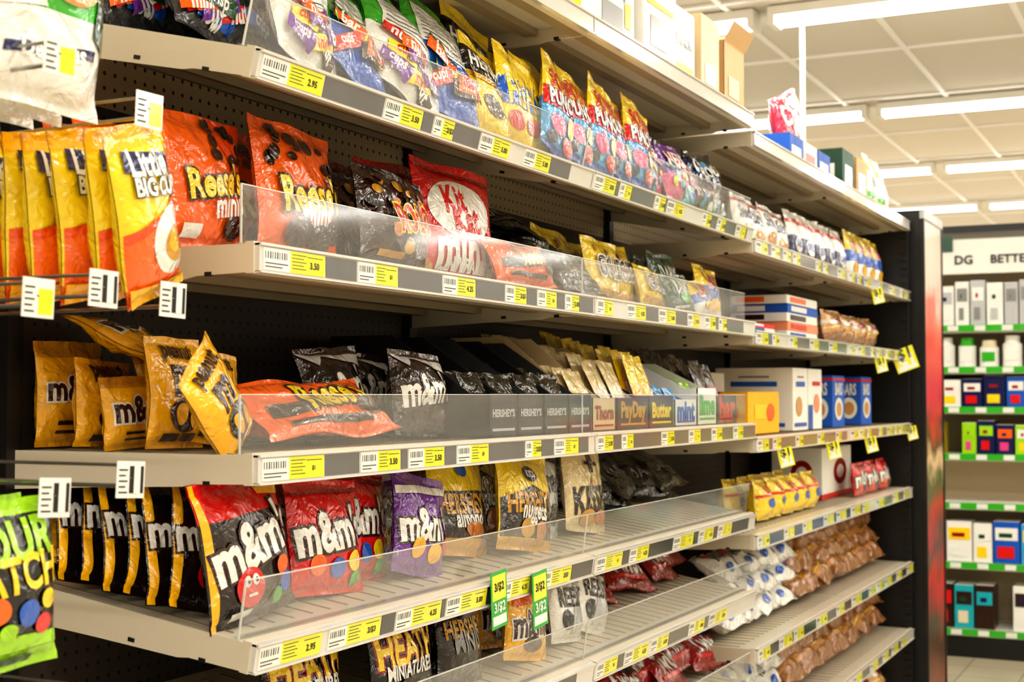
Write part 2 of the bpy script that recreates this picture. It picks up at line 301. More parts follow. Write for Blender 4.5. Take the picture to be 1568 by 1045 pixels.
 'yelgrn':([(.3,'green'),(.7,'white'),(1,'yellow')],[('t','NUT',0,.5,.5,'dgreen'),('e',0,.2,.2,.1,'loaf')]),
}
_sd=[0]
def bag(name,style,Y,D,z,w,h,t=.045,lean=8,yaw=0,roll=0,bend=0,crush=.9,lod=1,seed=None,up=None):
    _sd[0]+=1; sd=seed if seed is not None else _sd[0]*1.37
    zones,dec=ST[style]; mb=MB()
    nu,nv=(36,44) if lod==1 else (18,22)
    add_bag(mb,None,w,h,t,sd,zones,dec,nu,nv,bend,crush)
    return mb.build(name,smooth=True,M=place(Y,D,z,lean,yaw,roll,t))

# ------------------------------------------------------------------ GONDOLA
FX=1.207; BX=FX+.462
Ys=[.41,1.63,2.85,4.07,5.29,6.51]
gond=bpy.data.objects.new('gondola_shelving_unit',None); bpy.context.collection.objects.link(gond)
def frame(z,tilt):
    t=rad(tilt); c,s=math.cos(t),math.sin(t)
    # local: x=depth back, y=along, z=up
    return Matrix(((-c,0,s,-FX),(0,1,0,0),(s,0,c,z),(0,0,0,1)))
def shelf(nm,z,y0,y1,tilt=0,fence=.085,dens=.5,dark=False,depth=.455,labels=True):
    M=frame(z,tilt); mb=MB(); e=.002
    mb.box(.0,depth,y0+.0065,y1-.0065,-.016,-.0005,'s:shelf',M)
    mb.box(-.004,.010,y0+e-.001,y1-e+.001,-.0425,.003,'s:shelf',M)
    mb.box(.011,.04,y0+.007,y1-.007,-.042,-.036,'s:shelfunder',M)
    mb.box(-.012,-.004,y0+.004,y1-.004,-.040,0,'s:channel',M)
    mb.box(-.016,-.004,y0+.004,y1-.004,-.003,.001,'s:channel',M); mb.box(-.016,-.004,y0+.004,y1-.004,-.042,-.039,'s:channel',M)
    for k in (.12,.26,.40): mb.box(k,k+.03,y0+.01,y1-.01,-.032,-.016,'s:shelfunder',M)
    for yy in (y0+e,y1-e-.004):
        prof=[(.0105,-.041),(.10,-.043),(.12,-.047),(depth*.6,-.052),(depth,-.06),(depth,.0),(.0105,.0)]
        n=len(prof); vs=[(p[0],yy,p[1]) for p in prof]+[(p[0],yy+.004,p[1]) for p in prof]
        fs=[tuple(range(n)),tuple(range(n,2*n))[::-1]]+[(i,(i+1)%n,n+(i+1)%n,n+i) for i in range(n)]
        mb.add(vs,fs,'s:shelf',M)
        for k in (.07,.2): mb.box(k,k+.012,yy-.001,yy+.005,-.044,-.038,'s:black',M)
    n=int((y1-y0)/.05)
    for i in range(n):
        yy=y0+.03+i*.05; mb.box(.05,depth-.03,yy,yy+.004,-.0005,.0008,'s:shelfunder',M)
    mb.build('shelf_'+nm,gond)
    lb=MB(); y=y0+.012; x=-.0135; first=True
    while y<y1-.14 and labels:
        lw=R.choice([.12,.15]) if dark else R.choice([.07,.09,.12])
        if first and y0<2: lw=.155
        first=False
        wf=.34 if dark else .42
        lb.box(x,-.012,y,y+lw*wf,-.037,-.005,'s:labelw',M); lb.box(x,-.012,y+lw*wf,y+lw,-.037,-.005,'s:labely',M)
        nb=int(lw*wf/.006)
        for i in range(nb):
            a=y+.004+i*(lw*wf-.008)/nb; lb.box(x-.0004,x,a,a+.0012+.0012*((i*7)%3)/2,-.020,-.010,'s:ink',M)
        lb.box(x-.0004,x,y+.004,y+lw*wf-.006,-.0275,-.026,'s:ink',M); lb.box(x-.0004,x,y+.004,y+lw*wf-.02,-.0325,-.031,'s:ink',M)
        s=R.choice(['2/$3','3.50','4.25','$1','2.95','5.00']); P,F=text2d(s,.03); sc=(.008 if len(s)<3 else .024)
        lb.add([(x-.0006,y+lw*.82+px*sc,-.023+py*sc) for px,py in P],F,'s:ink',M)
        for q in range(5): lb.box(x-.0004,x,y+lw*wf+.005,y+lw*(wf+.26-.04*(q%2)),-.0105-.005*q,-.0095-.005*q,'s:ink',M)
        lb.box(x-.0004,x,y+lw*.7,y+lw*.96,-.0115,-.0105,'s:ink',M)
        y+=lw+.004
        g=R.uniform(.01,.06) if R.random()<dens else R.uniform(.08,.2)
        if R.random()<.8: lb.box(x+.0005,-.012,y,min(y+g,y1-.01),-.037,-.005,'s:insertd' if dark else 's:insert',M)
        y+=g+.004
    if labels: lb.build('price_labels_'+nm,gond)
    if fence:
        fb=MB()
        fb.box(.018,.0205,y0+.004,y1-.004,.001,fence,'s:acrylic',M)
        fb.box(.0178,.0208,y0+.004,y1-.004,fence,fence+.0012,'s:acrylicedge',M)
        fb.box(.0178,.0208,y0+.002,y0+.0035,.001,fence+.001,'s:acrylicedge',M)
        fb.box(.0206,.03,y0+.004,y1-.004,.001,.003,'s:acrylic',M)
        fb.build('clear_fence_'+nm,gond)
SH={}
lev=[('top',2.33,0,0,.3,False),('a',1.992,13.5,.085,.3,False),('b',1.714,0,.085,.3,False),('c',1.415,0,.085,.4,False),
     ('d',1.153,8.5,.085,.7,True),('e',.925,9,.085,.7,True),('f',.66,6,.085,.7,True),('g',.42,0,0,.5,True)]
for nm,z,t,fe,de,dk in lev:
    for s in (1,2): shelf(nm+str(s),z,Ys[s],Ys[s+1],t,fe,de,dk,labels=nm!='top')
    SH[nm]=(z,t)
lev2=[('top',2.28,0),('a',1.962,0),('b',1.69,0),('c',1.372,0),('d',1.087,0),('e',.755,0),('f',.46,0)]
for nm,z,t in lev2:
    for s in (3,4): shelf(nm+str(s),z,Ys[s],Ys[s+1],t,0,.4,nm in 'def',labels=nm!='top')
    SH[nm+'r']=(z,t)
def zs(k,D):
    z,t=SH[k]; return z+(D-FX)*math.tan(rad(t))+.003
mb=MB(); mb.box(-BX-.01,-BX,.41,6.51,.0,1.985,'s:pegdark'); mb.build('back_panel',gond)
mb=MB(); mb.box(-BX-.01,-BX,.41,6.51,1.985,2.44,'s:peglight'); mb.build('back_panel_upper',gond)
mb=MB()
for y in Ys:
    mb.box(-BX,-BX+.02,y-.016,y+.016,0,2.44,'s:black')
mb.build('uprights',gond)
mb=MB(); mb.box(-BX,-FX-.0,.41,6.51,.13,.16,'s:shelf'); mb.box(-BX,-FX-.03,.41,6.51,0,.13,'s:black'); mb.build('base_deck',gond)
mb=MB(); mb.box(-BX-.01,-FX+.0,6.515,6.545,0,2.3,'s:black')
for i in range(60): mb.box(-FX-.03,-FX+.004,6.50,6.515,.2+i*.034,.2+i*.034+.012,'s:black')
mb.build('end_panel',gond)

def graphic():
    m=bpy.data.materials.new('endcap_graphic'); m.use_nodes=True; nt=m.node_tree; b=nt.nodes['Principled BSDF']
    tc=nt.nodes.new('ShaderNodeTexCoord'); sp=nt.nodes.new('ShaderNodeSeparateXYZ'); nt.links.new(tc.outputs['Object'],sp.inputs[0])
    n=nt.nodes.new('ShaderNodeTexNoise'); n.inputs['Scale'].default_value=5; n.inputs['Detail'].default_value=4
    nt.links.new(tc.outputs['Object'],n.inputs[0])
    # ragged boundaries between printed colour fields
    sb=nt.nodes.new('ShaderNodeMath'); sb.operation='SUBTRACT'; sb.inputs[1].default_value=.5; nt.links.new(n.outputs['Fac'],sb.inputs[0])
    ma=nt.nodes.new('ShaderNodeMath'); ma.operation='MULTIPLY_ADD'; ma.inputs[1].default_value=.55; nt.links.new(sb.outputs[0],ma.inputs[0]); nt.links.new(sp.outputs['Z'],ma.inputs[2])
    dv=nt.nodes.new('ShaderNodeMath'); dv.operation='DIVIDE'; dv.inputs[1].default_value=2.34; nt.links.new(ma.outputs[0],dv.inputs[0])
    cr=nt.nodes.new('ShaderNodeValToRGB'); e=cr.color_ramp.elements
    st=[(0,(150,60,30)),(.16,(60,45,30)),(.26,(200,40,30)),(.34,(90,70,40)),(.40,(190,50,30)),(.46,(70,95,50)),(.51,(225,190,150)),(.55,(60,40,40)),(.62,(205,30,28)),(.72,(220,50,45)),(.79,(235,120,100)),(.85,(225,205,190)),(1,(200,190,175))]
    e[0].position=0; e[0].color=lin(st[0][1]); e[1].position=1; e[1].color=lin(st[-1][1])
    for p,c in st[1:-1]:
        x=e.new(p); x.color=lin(c)
    nt.links.new(dv.outputs[0],cr.inputs[0]); nt.links.new(cr.outputs[0],b.inputs['Base Color'])
    b.inputs['Roughness'].default_value=.35; _m['s:graphic']=m
graphic()
mb=MB(); mb.box(-2.1,-1.165,6.58,7.08,0,2.34,'s:black'); mb.box(-1.164,-1.15,6.603,7.057,.05,2.299,'s:graphic')
mb.box(-1.164,-1.145,6.58,6.602,0,2.34,'s:black'); mb.box(-1.164,-1.145,7.058,7.08,0,2.34,'s:black'); mb.box(-1.164,-1.144,6.579,7.081,2.30,2.341,'p:silver')
mb.build('endcap_display_stand')

# ------------------------------------------------------------------ hooks + tags (left section)
def tagcard(mb,x,y,z,w=.042,h=.046,s='$1'):
    M=Matrix.Translation((x,y,z))@Matrix.Rotation(rad(-3),4,'X')@Matrix.Rotation(rad(-12),4,'Z')
    mb.box(0,.0015,-w/2,w/2,-h/2,h/2,'s:labelw',M)
    if s=='$1': # black price block with white figure
        mb.box(.0015,.002,-.002,w/2-.002,-h/2+.006,h/2-.006,'s:ink',M)
        P,F=text2d('1',.045); mb.add([(.0025,.009+px*.008,.002+py*.008) for px,py in P],F,'s:labelw',M)
    else:
        mb.box(.0015,.002,.0,w/2-.002,-h/2+.004,h/2-.012,'s:labely',M)
    for i in range(5): mb.box(.0015,.002,-w/2+.003,-.005-.003*(i%2),-h/2+.006+.007*i,-h/2+.008+.007*i,'s:ink',M)
def hook(y,z,D0=1.215,s='$1',name='peg_hook'):
    mb=MB(); cyl(mb,(-BX,y,z),(-D0-.01,y,z+.004),.0028,'s:wire'); cyl(mb,(-BX,y,z+.03),(-D0,y,z+.03),.0022,'s:wire')
    cyl(mb,(-D0-.01,y,z+.004),(-D0+.003,y,z+.016),.0028,'s:wire'); cyl(mb,(-D0,y,z+.03),(-D0,y,z+.005),.002,'s:wire')
    mb.box(-BX,-BX+.004,y-.015,y+.015,z-.02,z+.04,'s:wire')
    tagcard(mb,-D0+.002,y,z+.012,s=s); mb.build(name,gond)
hook(1.42,1.852,s='y'); hook(1.47,1.612); hook(1.34,1.618); hook(1.232,1.60,s='y')
hook(1.392,1.382); hook(1.262,1.368); hook(1.21,1.872,1.165,s='y'); hook(1.275,2.06,1.23)
hook(1.40,1.10)
for i in range(8):
    bag('hanging_candy_bag','hang',1.468-.006*i,1.24+.047*i,1.852-.224,.138,.224,.055,lean=-3,yaw=10+4*math.sin(i*2),roll=[-21,-16,-12,-12,-9,-10,-8,-8][i],crush=1.3)
for i in range(3):
    bag('hanging_snack_bag','whang',1.262-.004*i,1.25+.05*i,1.842,.20,.26,.07,lean=0,yaw=-2,roll=2,crush=1.4)
for i in range(3):
    bag('hanging_sour_candy_bag','sourk',1.212,1.235+.05*i,1.185,.15,.195,.045,lean=0,yaw=-5,roll=-3)

# ------------------------------------------------------------------ SHELF B
z=zs('b',1.3)
bag('peanut_butter_cup_bag','pb_minis',1.728,1.36,z,.21,.205,.055,6,4,-1)
bag('peanut_butter_cup_bag','pb_minis',1.685,1.48,z,.2,.2,.05,8,-4,3)
bag('peanut_butter_cup_bag','pb_minis',1.72,1.56,z,.2,.2,.05,6,0,-2)
bag('peanut_butter_cup_bag','pb_cups',1.93,1.33,z,.24,.225,.06,7,2,2)
bag('peanut_butter_cup_bag','pb_cups',1.95,1.42,z,.24,.22,.06,8,-3,-2)
bag('peanut_butter_cup_bag','pb_cups',1.95,1.52,z,.24,.22,.06,8,3,1)
bag('caramel_candy_bag','caramel',2.185,1.30,z,.245,.182,.06,8,0,3)
bag('caramel_candy_bag','caramel',2.21,1.39,z,.24,.19,.05,10,0,-4)
bag('wafer_bar_bag','wafer',2.48,1.33,z,.28,.24,.06,8,-6,2,crush=.55,seed=5.3)
bag('wafer_bar_bag','wafer',2.42,1.42,z,.27,.24,.06,8,0,-3)
bag('wafer_bar_bag','wafer',2.44,1.50,z,.27,.235,.05,10,2,4)
bag('peanut_butter_cup_bag','orange_lay',2.66,1.262,z,.30,.10,.05,25,0,-2)
bag('peanut_butter_cup_bag','orange_lay',2.69,1.33,z,.26,.13,.05,40,0,3)
for i in range(6): bag('dark_chocolate_bag','black',2.88+.02*math.sin(i),1.40,z+.012+.026*i,.32,.2,.03,70,6*math.sin(i*2),3*math.cos(i*5),lod=0,crush=1.8)
for i in range(6): bag('dark_chocolate_bag','black',2.98+.02*math.sin(i*3),1.265+.02*i,z+.0+.014*i,.24,.11,.035,45,5*math.sin(i*2),2*math.cos(i*5),crush=1.5)
bag('toffee_candy_bag','gold',3.24,1.33,z,.22,.165,.05,8,0,2); bag('toffee_candy_bag','gold',3.42,1.36,z,.22,.17,.05,10,0,-3)
bag('toffee_candy_bag','gold',3.16,1.42,z,.22,.19,.05,10,0,4); bag('toffee_candy_bag','gold',3.38,1.46,z,.24,.18,.05,10)
bag('toffee_candy_bag','gold',3.55,1.32,z,.18,.12,.05,14,0,6)
bag('mint_candy_bag','dgreen',3.78,1.36,z,.24,.18,.06,8); bag('mint_candy_bag','dgreen',3.66,1.42,z,.24,.18,.05,8,0,4); bag('mint_candy_bag','dgreen',3.93,1.42,z,.22,.18,.05,8,0,-4)
bag('mint_candy_bag','dgreen',3.70,1.29,z,.22,.11,.05,16,0,-4)
bag('lemon_candy_bag','yelblue',4.03,1.32,z,.2,.16,.06,10,0,4); bag('lemon_candy_bag','yelblue',3.90,1.29,z,.18,.11,.05,20,0,-4)

# ------------------------------------------------------------------ SHELF A
def A(D): return zs('a',D)
bag('variety_candy_bag','variety3',1.80,1.38,A(1.38),.26,.22,.07,22,0,4,crush=1.3)
bag('variety_candy_bag','variety3',1.76,1.48,A(1.48),.26,.24,.07,22,0,-6,crush=1.3)
bag('variety_candy_bag','variety',1.90,1.29,A(1.29),.20,.24,.06,20,6,12,crush=1.5)
bag('variety_candy_bag','variety2',2.04,1.285,A(1.285),.22,.25,.06,26,6,18,crush=1.5)
bag('variety_candy_bag','variety',2.19,1.275,A(1.275),.24,.25,.06,24,4,24,crush=1.5)
bag('variety_candy_bag','variety2',2.36,1.285,A(1.285),.24,.28,.07,22,2,20,crush=1.5)
bag('variety_candy_bag','variety',2.26,1.36,A(1.36),.26,.28,.06,20,0,14,crush=1.3)
bag('variety_candy_bag','variety',2.2,1.44,A(1.44),.28,.27,.07,20,0,8,crush=1.3)
bag('variety_candy_bag','variety2',1.98,1.42,A(1.42),.26,.27,.07,20,0,8,crush=1.3)
bag('chocolate_bar_bag','yeldark',2.50,1.28,A(1.28),.18,.2,.05,14,0,18)
bag('chocolate_bar_bag','yeldark',2.57,1.35,A(1.35),.2,.28,.05,12,0,14)
bag('chocolate_bar_bag','yeldark',2.52,1.45,A(1.45),.2,.27,.05,14,0,10)
for i in range(2): bag('fish_gummy_bag','swedish',2.62+.12*i,1.275+.02*i,A(1.275+.02*i),.17,.21,.045,10,0,14)
bag('fish_gummy_bag','swedish',2.74,1.38,A(1.38),.18,.23,.045,12,0,8)
for i in range(5): bag('sour_gummy_bag','fish',2.80+.125*i,1.265,A(1.265),.17,.235-.004*(i%2),.045,[8,11,7,12,9][i],2+5*math.sin(i*3),[19,14,18,12,15][i])
for i in range(4): bag('sour_gummy_bag','fish',2.84+.14*i,1.36,A(1.36),.17,.24,.04,12,0,10)
for i in range(3): bag('grape_candy_bag','purple',3.40+.12*i,1.29+.02*(i%2),A(1.31),.17,.16,.05,12,0,10-5*i,crush=1.6)
bag('fruit_candy_bag','tealp',3.62,1.36,A(1.36),.16,.20,.04,10,0,8); bag('fruit_candy_bag','tealp',3.76,1.29,A(1.29),.17,.14,.05,14,0,-8)
bag('grape_candy_bag','purple',3.45,1.40,A(1.40),.17,.2,.05,12,0,5)
for i in range(5): bag('cookie_snack_bag','darksil',3.86+.05*i,1.29+.06*(i%3),A(1.3+.06*(i%3)),.2,.17+.02*(i%2),.06,16,0,18-9*i,crush=1.6)
zr=SH['ar'][0]+.003
for i in range(4): bag('snack_pouch','whitepk',4.36+.14*i,1.32,zr,.17,.17-.01*(i%2),.06,6,0,3*math.sin(i),lod=0)
for i in range(5): bag('cookie_pouch','bluepk',4.97+.17*i,1.31,zr,.17,.19,.05,8,0,5*math.sin(i*2),lod=0)
for i in range(4): bag('chip_bag','yelblue',5.86+.16*i,1.31,zr,.17,.21,.06,6,0,4*math.sin(i*3),lod=0)

# ------------------------------------------------------------------ SHELF C
z=zs('c',1.3)
Cd=[1.405,1.475,1.545,1.615]
for i,d in enumerate(Cd): bag('peanut_candy_bag','mm_yel' if i%2==0 else 'mm_yel2',1.712,d,z,.14,[.168,.11,.135,.165][i],.05,3,[4,-6,5,-3][i],[1,-3,2,0][i],crush=1.3)
bag('peanut_candy_bag','mm_yel',1.80,1.40,z,.14,.15,.05,10,0,6); bag('peanut_candy_bag','mm_yel2',1.84,1.5,z,.15,.16,.05,10,0,-6)
bag('peanut_candy_bag','mm_yel2',1.76,1.45,z+.118,.2,.17,.04,66,24,6,crush=1.8)
bag('peanut_candy_bag','mm_yel',1.72,1.29,z,.13,.17,.05,10,10,-38,crush=1.1)
bag('peanut_butter_cup_bag','orange_lay',1.97,1.275,z,.40,.13,.05,50,0,-2)
bag('peanut_butter_cup_bag','orange_lay',2.0,1.36,z,.38,.13,.05,60,0,2)
bag('chocolate_candy_bag','mm_dk',2.31,1.32,z,.195,.16,.07,8,0,3,crush=1.3)
bag('chocolate_candy_bag','mm_dk',2.17,1.41,z,.2,.165,.07,8,0,-4,crush=1.3); bag('chocolate_candy_bag','mm_dk',2.33,1.45,z,.2,.16,.07,8,0,3,crush=1.3)
def tray(name,Y0,w,fh,bh,depth,outer,inner,txt,txtcol,bars,barcol,D0=1.232,zb=z,lean=30,n=8,barh=.13):
    """open display carton: low printed front, sloped sides, high back, filled with wrapped bars"""
    mb=MB(); th=.003; M=Matrix.Translation((-D0,Y0,zb))@Matrix.Rotation(rad(90),4,'Z')
    mb.box(0,w,0,depth,0,th,outer,M); mb.box(0,w,0,th,0,fh,outer,M); mb.box(0,w,depth-th,depth,0,bh,outer,M)
    for x in (0,w-th):
        prof=[(0,0),(depth,0),(depth,bh),(depth*.6,bh),(depth*.12,fh),(0,fh)]
        m=len(prof); vs=[(x,p[0],p[1]) for p in prof]+[(x+th,p[0],p[1]) for p in prof]
        fs=[tuple(range(m)),tuple(range(m,2*m))[::-1]]+[(i,(i+1)%m,m+(i+1)%m,m+i) for i in range(m)]
        mb.add(vs,fs,[inner if i==(1 if x==0 else 0) else outer for i in range(len(fs))],M)
    mb.box(th,w-th,th+.001,th+.002,0,fh-.002,inner,M)
    if txt:
        P,F=text2d(txt,.045); sc=w*.8; mb.add([(w/2+px*sc,-.001,fh*.55+py*sc) for px,py in P],F,txtcol,M)
        mb.box(w*.1,w*.9,-.001,0,fh*.14,fh*.2,txtcol,M)
    for r in range(n):
        yy=.025+r*(depth-.07)/n
        for c in range(bars):
            bw=(w-.012)/bars
            zz=.004+.25*yy
            X=Matrix.Translation((.006+bw*(c+.5)+R.uniform(-.002,.002),yy,zz))@Matrix.Rotation(rad(-lean+R.uniform(-4,4)),4,'X')@Matrix.Rotation(rad(R.uniform(-4,4)),4,'Y')
            add_bag(mb,M@X,bw*.96,barh,.014,R.random()*30,[(.3,barcol[0]),(.62,barcol[1]),(1,barcol[0])],(),6,12,0,.8)
    return mb.build(name)
for i in range(4):
    tray('chocolate_bar_display_tray',2.42+.125*i-.0,.12,.085,.2,.36,'p:black','p:dgrey' if i%2 else 'p:black',"HERSHEY'S",'p:silver',1,('black','dbrown'),n=9,barh=.13)
tray('candy_bar_display_tray',2.925,.135,.075,.215,.36,'s:corr','p:cardl','Thorn','p:dred',2,('beige','gold'),n=12,lean=28,barh=.14)
tray('candy_bar_display_tray',3.075,.2,.075,.2,.36,'p:brown','s:corr','PayDay','p:gold',2,('beige','cream'),n=12,lean=26,barh=.17)
tray('candy_bar_display_tray',3.285,.17,.08,.17,.34,'p:dbrown','p:dbrown','Butter','p:yellow',2,('yellow','mustard'),n=8,lean=18,barh=.18)
tray('gum_display_tray',3.47,.17,.07,.13,.3,'p:white','p:blue','mint','p:blue',2,('sky','white'),n=6,barh=.1)
tray('gum_display_tray',3.65,.16,.1,.17,.3,'p:white','p:white','lime','p:green',2,('lime','green'),n=6,barh=.12)
tray('gum_display_tray',3.82,.18,.08,.17,.3,'p:black','p:dgrey','bar','p:red',2,('dbrown','red'),n=6,barh=.17,lean=20)

def carton(name,Y,D,z,w,d,h,col,decals=(),side=None,yaw=0,tape=None,open_=False,sidecol=None):
    """folding carton: body, closure flaps, front and end print"""
    mb=MB(); M=place(Y,D,z,0,yaw)
    o=.0015
    if open_:
        mb.box(-w/2,w/2,0,d,0,.004,col,None)
        for a in ((-w/2,w/2,0,.004),(-w/2,w/2,d-.004,d)): mb.box(a[0],a[1],a[2],a[3],0,h,col)
        for a in ((-w/2,-w/2+.004),(w/2-.004,w/2)): mb.box(a[0],a[1],0,d,0,h,col)
        fl=Matrix.Translation((w/2,0,h))@Matrix.Rotation(rad(35),4,'Y'); mb.box(0,.004,0,d,0,w*.45,col,fl)
        fl=Matrix.Translation((0,0,h))@Matrix.Rotation(rad(30),4,'X'); mb.box(-w/2,w/2,-.004,0,0,w*.3,col,fl)
    else:
        mb.box(-w/2,w/2,0,d,0,h-.002,col); mb.box(-w/2,w/2-.002,0.001,d/2-.001,h-.0018,h,col); mb.box(-w/2+.002,w/2,d/2+.001,d-.001,h-.0018,h,col)
        mb.box(-w/2-.0008,-w/2,0.004,d-.004,0.004,h-.01,sidecol or col)
        mb.box(-w*.14,w*.14,-.0005,.001,h-.03,h-.004,col)
    for dd in decals:
        for pts,F,c in decal_geo(dd,w/h):
            mb.add([(u*w,-o,v*h) for u,v in pts],F,'g:'+c)
            mb.add([(-w/2-o,d/2-u*d,v*h) for u,v in pts],F,'g:'+c); o+=.0003
    return mb.build(name,M=M,bevel=.0015)
zr=SH['cr'][0]+.003
carton('snack_bar_carton',4.52,1.30,zr,.36,.18,.135,'p:mustard',[('r',-.3,.35,.3,.7,'yellow'),('e',.2,.5,.14,.22,'orange')])
carton('snack_bar_carton',4.56,1.50,zr,.34,.14,.20,'p:white',[('r',-.5,.0,.5,.2,'blue')])
carton('snack_cake_carton',4.98,1.30,zr,.2,.28,.22,'p:white',[('e',-.1,.38,.22,.16,'loaf'),('r',-.3,.70,.3,.78,'blue'),('r',-.2,.84,.2,.87,'grey'),('r',-.4,.06,.4,.12,'blue')])
carton('snack_cake_carton',5.19,1.30,zr,.2,.28,.22,'p:white',[('e',.1,.42,.22,.16,'peach'),('r',-.2,.72,.35,.79,'red'),('r',-.5,.0,-.2,.4,'blue')])
for i in range(2): carton('breakfast_bar_carton',5.56+.5*i,1.30,zr,.2,.1,.2,'p:blue',[('t','BARS',0,.74,.6,'white'),('e',0,.35,.34,.22,'white'),('e',0,.34,.22,.14,'loaf'),('r',-.5,.9,.5,.95,'red')])
carton('breakfast_bar_carton',5.82,1.40,zr,.2,.1,.16,'p:cream',[('r',-.3,.3,.3,.6,'brown')])
zr=SH['br'][0]+.003
for i in range(5): 
    carton('cookie_carton',5.02+.01*(i%2),1.30,zr+.031*i,.42,.2,.03,'p:'+['white','peach','white','blue','white'][i],[('r',-.4,.2,.1,.8,['blue','red','brown','white','orange'][i])])
for i in range(3): carton('cookie_carton',4.52,1.31,zr+.014*i,.34,.2,.0135,'p:'+['pink','white','red'][i],[('r',-.4,.2,.1,.8,['white','blue','white'][i])])
for i in range(4): bag('bread_roll_pack','loaf',5.5+.22*i,1.31,zr,.22,.13,.09,12,0,3*math.sin(i*2),lod=0,crush=1.8)
for i in range(3): bag('bread_roll_pack','whitepk',5.55+.22*i,1.42,zr,.2,.12,.08,12,lod=0)

# ------------------------------------------------------------------ SHELF D
def Dz(D): return zs('d',D)
bag('chocolate_candy_bag','mm_front',1.735,1.272,Dz(1.272),.21,.215,.055,8,0,-6,crush=.9)
for i in range(6): bag('chocolate_candy_bag','mm_brn',1.70-.003*i,1.325+.042*i,Dz(1.325+.042*i),.165,.20,.03,16,-6+2*i,[14,10,17,12,18,13][i],crush=1.2)
for i in range(2): bag('peanut_candy_bag','mm_yel2',1.74,1.56+.03*i,Dz(1.56)+.03*i,.2,.2,.05,65,20,8,crush=1.3)
bag('milk_candy_bag','mm_red',1.97,1.30,Dz(1.3),.21,.19,.055,8,0,4,crush=.9); bag('milk_candy_bag','mm_red',1.93,1.38,Dz(1.38),.2,.195,.05,10,0,-5)
bag('milk_candy_bag','mm_red',2.12,1.34,Dz(1.34),.2,.195,.05,10,0,10); bag('milk_candy_bag','mm_red',2.10,1.43,Dz(1.43),.2,.20,.05,10,0,-3)
bag('fudge_candy_bag','mm_pur',2.25,1.29,Dz(1.29),.19,.185,.055,8,0,12,crush=1.1); bag('fudge_candy_bag','mm_pur',2.29,1.38,Dz(1.38),.18,.19,.05,10,0,3)
bag('chocolate_nugget_bag','hershy',2.50,1.335,Dz(1.335),.235,.215,.055,10,0,8); bag('chocolate_nugget_bag','hershy',2.48,1.44,Dz(1.44),.25,.21,.05,10,0,-3)
bag('chocolate_nugget_bag','hersh',2.70,1.29,Dz(1.29),.25,.21,.06,8,0,8); bag('chocolate_nugget_bag','hersh',2.72,1.41,Dz(1.41),.25,.22,.05,10,0,3)
bag('chocolate_drop_bag','silver',2.90,1.35,Dz(1.35),.2,.21,.05,8,0,10); bag('chocolate_drop_bag','silver',2.87,1.44,Dz(1.44),.2,.21,.05,8,0,5)
bag('chocolate_drop_bag','kiss',3.09,1.32,Dz(1.32),.23,.225,.055,8,0,8); bag('chocolate_drop_bag','kiss',3.03,1.42,Dz(1.42),.22,.22,.05,8,0,12)
for i in range(4): bag('dark_chocolate_bag','black',3.50+.17*i,1.42,Dz(1.42)+.02*(i%2),.26,.2,.05,55,8*math.sin(i*2),6*math.cos(i*3),crush=1.5)
for i in range(3): bag('dark_chocolate_bag','black',3.42+.2*i,1.50,Dz(1.5),.24,.17,.05,35,0,5,crush=1.5)
zr=SH['dr'][0]+.003
for j in range(2):
  for i in range(5): bag('bun_pack','pack_y',4.50+.15*i,1.30+.10*j,zr,.15,.13,.08,8,0,2,lod=0,crush=1.5)
carton('pastry_carton',5.78,1.36,zr,.5,.2,.2,'p:white',[('e',.1,.5,.22,.26,'dred'),('e',.1,.5,.12,.14,'white'),('r',-.5,0,.5,.1,'red')])
for i in range(3): bag('cookie_pouch','mm_red',5.85+.23*i,1.28,zr,.2,.13,.05,8,lod=0)

# ------------------------------------------------------------------ SHELF E / F
def Ez(D): return zs('e',D)
bag('toffee_candy_bag','heath',2.20,1.29,Ez(1.29),.22,.165,.05,8,0,4); bag('toffee_candy_bag','heath',1.95,1.33,Ez(1.33),.22,.165,.05,8,0,4)
bag('chocolate_bar_bag','hdark',2.43,1.30,Ez(1.30),.18,.175,.05,8,0,6); bag('chocolate_bar_bag','hdark',2.52,1.36,Ez(1.36),.2,.175,.05,8,0,8)
bag('chocolate_bar_bag','hdark',2.38,1.4,Ez(1.4),.2,.17,.05,8,0,2)
bag('peanut_candy_bag','mm_e',2.70,1.29,Ez(1.29),.2,.165,.05,8,0,10); bag('peanut_candy_bag','mm_e',2.74,1.38,Ez(1.38),.2,.165,.05,8,0,5)
bag('white_chocolate_bag','whsil',2.93,1.30,Ez(1.3),.17,.165,.05,8,0,6,crush=1.4); bag('white_chocolate_bag','whsil',3.07,1.30,Ez(1.3),.17,.17,.05,8,0,14,crush=1.4)
bag('white_chocolate_bag','whsil',3.0,1.38,Ez(1.38),.18,.17,.05,8,0,5)
for i in range(6): bag('licorice_bag','redlay',3.36+.13*i,1.40+.03*(i%2),Ez(1.40)+.02*(i%2),.24,.16,.04,50,9*math.sin(i*2),8*math.cos(i*3),crush=1.5)
zf=zs('f',1.35)
for i in range(7): bag('licorice_bag','redlay',3.1+.16*i,1.32+.04*(i%2),zf+.02*(i%2),.24,.16,.05,45,9*math.sin(i*2),8*math.cos(i*3),crush=1.4,lod=0)
for i in range(4): bag('milk_candy_bag','mm_red',3.3+.22*i,1.44,zf,.2,.16,.05,15,0,6*math.cos(i*3),lod=0)
zr=SH['er'][0]+.003
for j in range(3):
    for i in range(4): bag('bread_loaf_pack','loafw',4.24+.19*i,1.30,zr+.075*j,.2,.15,.08,68,4*math.sin(i+j),3*math.cos(i*2+j),lod=0,crush=1.5)
